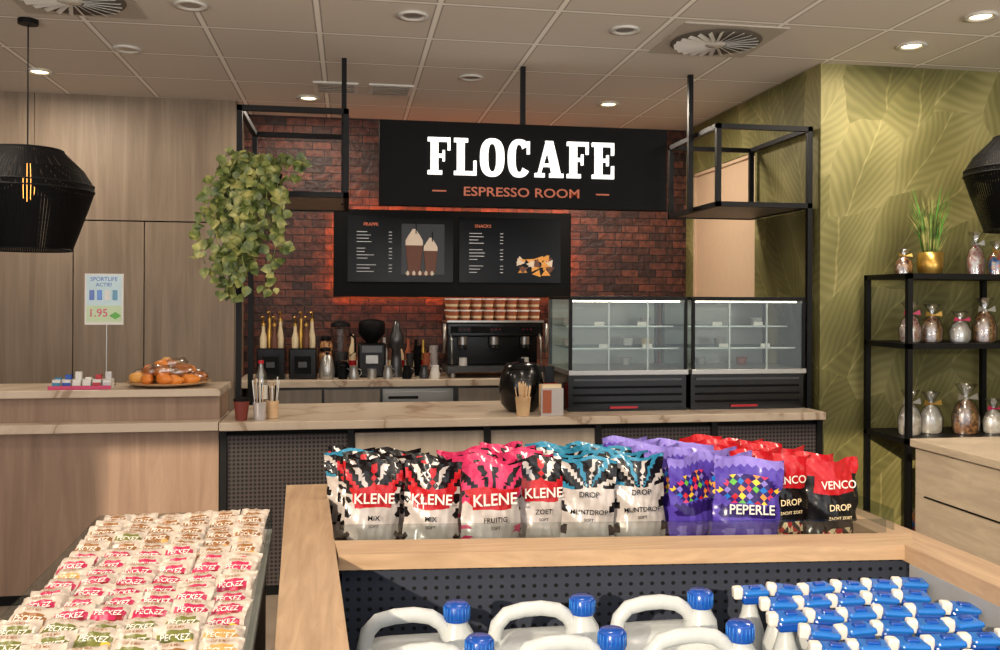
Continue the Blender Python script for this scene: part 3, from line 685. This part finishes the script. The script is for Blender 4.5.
# jerrycans
def jug(x,y):
    b=B('screenwash_jerrycan'); z0=.491
    def ring(w,d,z,n=28):
        return [(x+math.copysign(abs(math.cos(2*pi*i/n))**.5,math.cos(2*pi*i/n))*w/2,y+math.copysign(abs(math.sin(2*pi*i/n))**.5,math.sin(2*pi*i/n))*d/2,z) for i in range(n)]
    n=28; L=[(.3,.2,z0),(.32,.22,z0+.02),(.32,.22,z0+.15),(.31,.21,z0+.175),(.26,.15,z0+.195),(.12,.07,z0+.205)]
    vs=[];fs=[]
    for w,d,z in L: vs+=ring(w,d,z)
    for j in range(len(L)-1):
        for i in range(n): fs.append((j*n+i,j*n+(i+1)%n,(j+1)*n+(i+1)%n,(j+1)*n+i))
    fs.append(tuple(range((len(L)-1)*n,len(L)*n))); fs.append(tuple(range(n)))
    b.add(vs,fs,JUG,True)
    cx=x+.105
    pts=[(x-.14,z0+.12),(x-.14,z0+.19),(x-.13,z0+.235),(x-.105,z0+.262),(x-.06,z0+.272),(x-.01,z0+.274),(x+.035,z0+.266),(x+.065,z0+.246),(x+.08,z0+.22),(x+.095,z0+.18)]
    b.tube([(p,y,q) for p,q in pts],.02,JUG,14,'y')
    b.lathe(cx,y,[(.05,z0+.17),(.045,z0+.22),(.03,z0+.245),(.03,z0+.26)],JUG,20)
    b.lathe(cx,y,[(.034,z0+.255),(.035,z0+.259),(.034,z0+.294),(.028,z0+.30),(.001,z0+.30)],BLUE,24)
    for i in range(20):
        a=2*pi*i/20; b.tube([(cx+.0345*math.cos(a),y+.0345*math.sin(a),z0+.26),(cx+.034*math.cos(a),y+.034*math.sin(a),z0+.292)],.002,BLUE2,4)
    b.done()
for y,xs in ((2.39,(.285,.63,.97)),(2.14,(.31,.64,.975)),(1.89,(.31,.64,.97))):
    for x in xs: jug(x-.105,y)
b=B('cleaning_spray_bottles'); r=random.Random(9)
for j in range(7):
    for i in range(6):
        x=1.135+i*.1+(.03 if j%2 else 0); y=1.78+j*.108; z=.491
        if x>1.65: continue
        b.lathe(x,y,[(.036,z),(.04,z+.02),(.04,z+.17),(.025,z+.215),(.018,z+.25)],JUG,12)
        b.T=Matrix.Translation((x,y,z+.25))@Matrix.Rotation(r.uniform(-.16,.16)-.2,4,'Z')@Matrix.Rotation(r.uniform(-.08,.08),4,'Y')
        b.box(-.026,.046,-.028,.028,-.005,.024,BLUE,.008); b.box(-.022,.05,-.033,.033,.02,.036,BLUE2,.007); b.box(-.048,-.020,-.016,.016,.008,.042,WHITE,.006); b.box(.0,.03,-.012,.012,.034,.042,BLUE,.003)
        b.T=Matrix.Identity(4)
b.done()

# snack tray
b=B('snack_bar_display_tray')
b.quadprism([(-.80,1.5),(-.2,1.5),(-.28,3.42),(-.88,3.42)],.72,.75,WHITE)
b.quadprism([(-.78,1.52),(-.22,1.52),(-.3,3.4),(-.86,3.4)],0,.72,CTRW)
b.quadprism([(-.88,3.42),(-.28,3.42),(-.28,3.425),(-.88,3.425)],.75,.82,GLASSD)
b.quadprism([(-.805,1.5),(-.80,1.5),(-.88,3.42),(-.885,3.42)],.75,.82,GLASSD)
b.quadprism([(-.205,1.5),(-.2,1.5),(-.28,3.42),(-.285,3.42)],.75,.82,GLASSD)
b.done()
b=B('wrapped_snack_bars'); r=random.Random(4)
BRN2=plain('bar_brown',(146,98,52),.3); OLV=plain('bar_olive',(112,116,54),.3); WRAP=plain('bar_wrap',(204,192,180),.25); PK2=plain('bar_pink',(186,36,84),.3); TAN=plain('bar_tan',(204,158,92),.3); RDD=plain('bar_red',(140,30,40),.3); TXW=plain('bar_text',(235,230,222),.4)
def bar(M,accent,acc2):
    b.T=M; w,h,t=.1,.115,.034; nu,nv=10,12; ph=r.uniform(0,6)
    for side in (-1,1):
        vs=[];fs=[];ms=[]
        for j in range(nv+1):
            for i in range(nu+1):
                u=i/nu*2-1; v=j/nv*2-1
                th=t*.5*max(0,(1-abs(u)**4))*(1-abs(v)**2.5)
                vs.append((u*w/2,v*h/2,side*th+.0025*math.sin(u*9+v*3+ph)+.002*math.sin(v*14+ph)))
        for j in range(nv):
            for i in range(nu):
                a=j*(nu+1)+i; fs.append((a,a+1,a+nu+2,a+nu+1))
                m=WRAP
                if 4<=j<=8 and 0<i<nu-1: m=accent
                if 4<=j<=5 and i>6 and i<nu-1: m=acc2
                if j==8 and i in (1,2,8): m=WRAP
                if 0<j<4 and 2<i<8: m=acc2 if j>2 else accent
                ms.append(m)
        b.add(vs,fs,ms,True)
    vs,f=textmesh('PECKEZ'); b.add([Vector((v.x*.0185,v.y*.024-.002,.0185)) for v in vs],f,TXW)
    vs,f=textmesh('DIP & MIX'); b.add([Vector((v.x*.009,v.y*.011+.032,.0165)) for v in vs],f,BRN2)
    b.T=Matrix.Identity(4)
nc=6
for j in range(20):
    y=1.62+j*.09
    fr=(y-1.5)/1.92
    xl=-.80-.08*fr+.02; xr=-.2-.08*fr-.02
    for i in range(nc):
        yy=y+ (i/nc-.5)*.12
        acc,a2=(OLV,YEL) if yy<2.3 else ((PK2,RDD) if yy<2.9 else (BRN2,TAN))
        if r.random()<.12: acc=r.choice([PK2,BRN2,TAN,OLV])
        x=xl+(xr-xl)*(i+.5)/nc
        M=Matrix.Translation((x+r.uniform(-.006,.006),y+r.uniform(-.01,.01),.797+r.uniform(0,.012)))@Matrix.Rotation(r.uniform(-.2,.2)-.1,4,'Z')@Matrix.Rotation(.48+r.uniform(-.12,.12),4,'X')@Matrix.Rotation(r.uniform(-.12,.12),4,'Y')
        bar(M,acc,a2)
b.done()

# ------------------------------------------------------------ lights
def area(name,loc,rot,sx,sy,power,col):
    l=bpy.data.lights.new(name,'AREA'); l.shape='RECTANGLE'; l.size=sx; l.size_y=sy; l.energy=power; l.color=col
    o=bpy.data.objects.new(name,l); o.location=loc; o.rotation_euler=rot; S.collection.objects.link(o); return o
warm=(1,.87,.72)
for x,y,p in [(-1.96,6.15,16),(3.14,4.09,20),(3.12,4.6,10),(1.87,6.3,34),(-.3,6.6,18),(.8,3.2,18),(-1.5,3.2,14),(3.2,2.6,14),(.3,1,12),(-2,4.6,14)]:
    area('downlight_lamp',(x,y,CZ-.03),(0,0,0),.25,.25,p,warm)
for x in (-2.5,1,4.2):
    area('ceiling_fill',(x,.2,1.9),(pi+ -.35,0,0),1.6,.5,70,(1,.93,.84))  # unseen fill panels aimed upward, added only to brighten the ceiling
sun=bpy.data.lights.new('sun','SUN'); sun.energy=4.2; sun.angle=.012; sun.color=(1,.82,.60)
so=bpy.data.objects.new('sun',sun); S.collection.objects.link(so)
d=Vector((.62,1,-math.tan(math.radians(18))*1.15)); so.rotation_euler=d.to_track_quat('-Z','Y').to_euler()
w=bpy.data.worlds.new('w'); S.world=w; w.use_nodes=True; bg=w.node_tree.nodes['Background']; bg.inputs[0].default_value=(.95,.96,1,1); bg.inputs[1].default_value=1.35

cam=bpy.data.cameras.new('camera'); co=bpy.data.objects.new('camera',cam); S.collection.objects.link(co)
cam.lens=900/1000*36; cam.sensor_width=36; cam.shift_y=-.025; cam.clip_start=.05
th=math.atan(150/900)
co.matrix_world=Matrix.Translation((0,0,1.6))@Matrix.Rotation(-th,4,'Z')@Matrix.Rotation(pi/2,4,'X')@Matrix.Rotation(math.radians(.25),4,'Z')
S.camera=co
S.view_settings.view_transform='Standard'
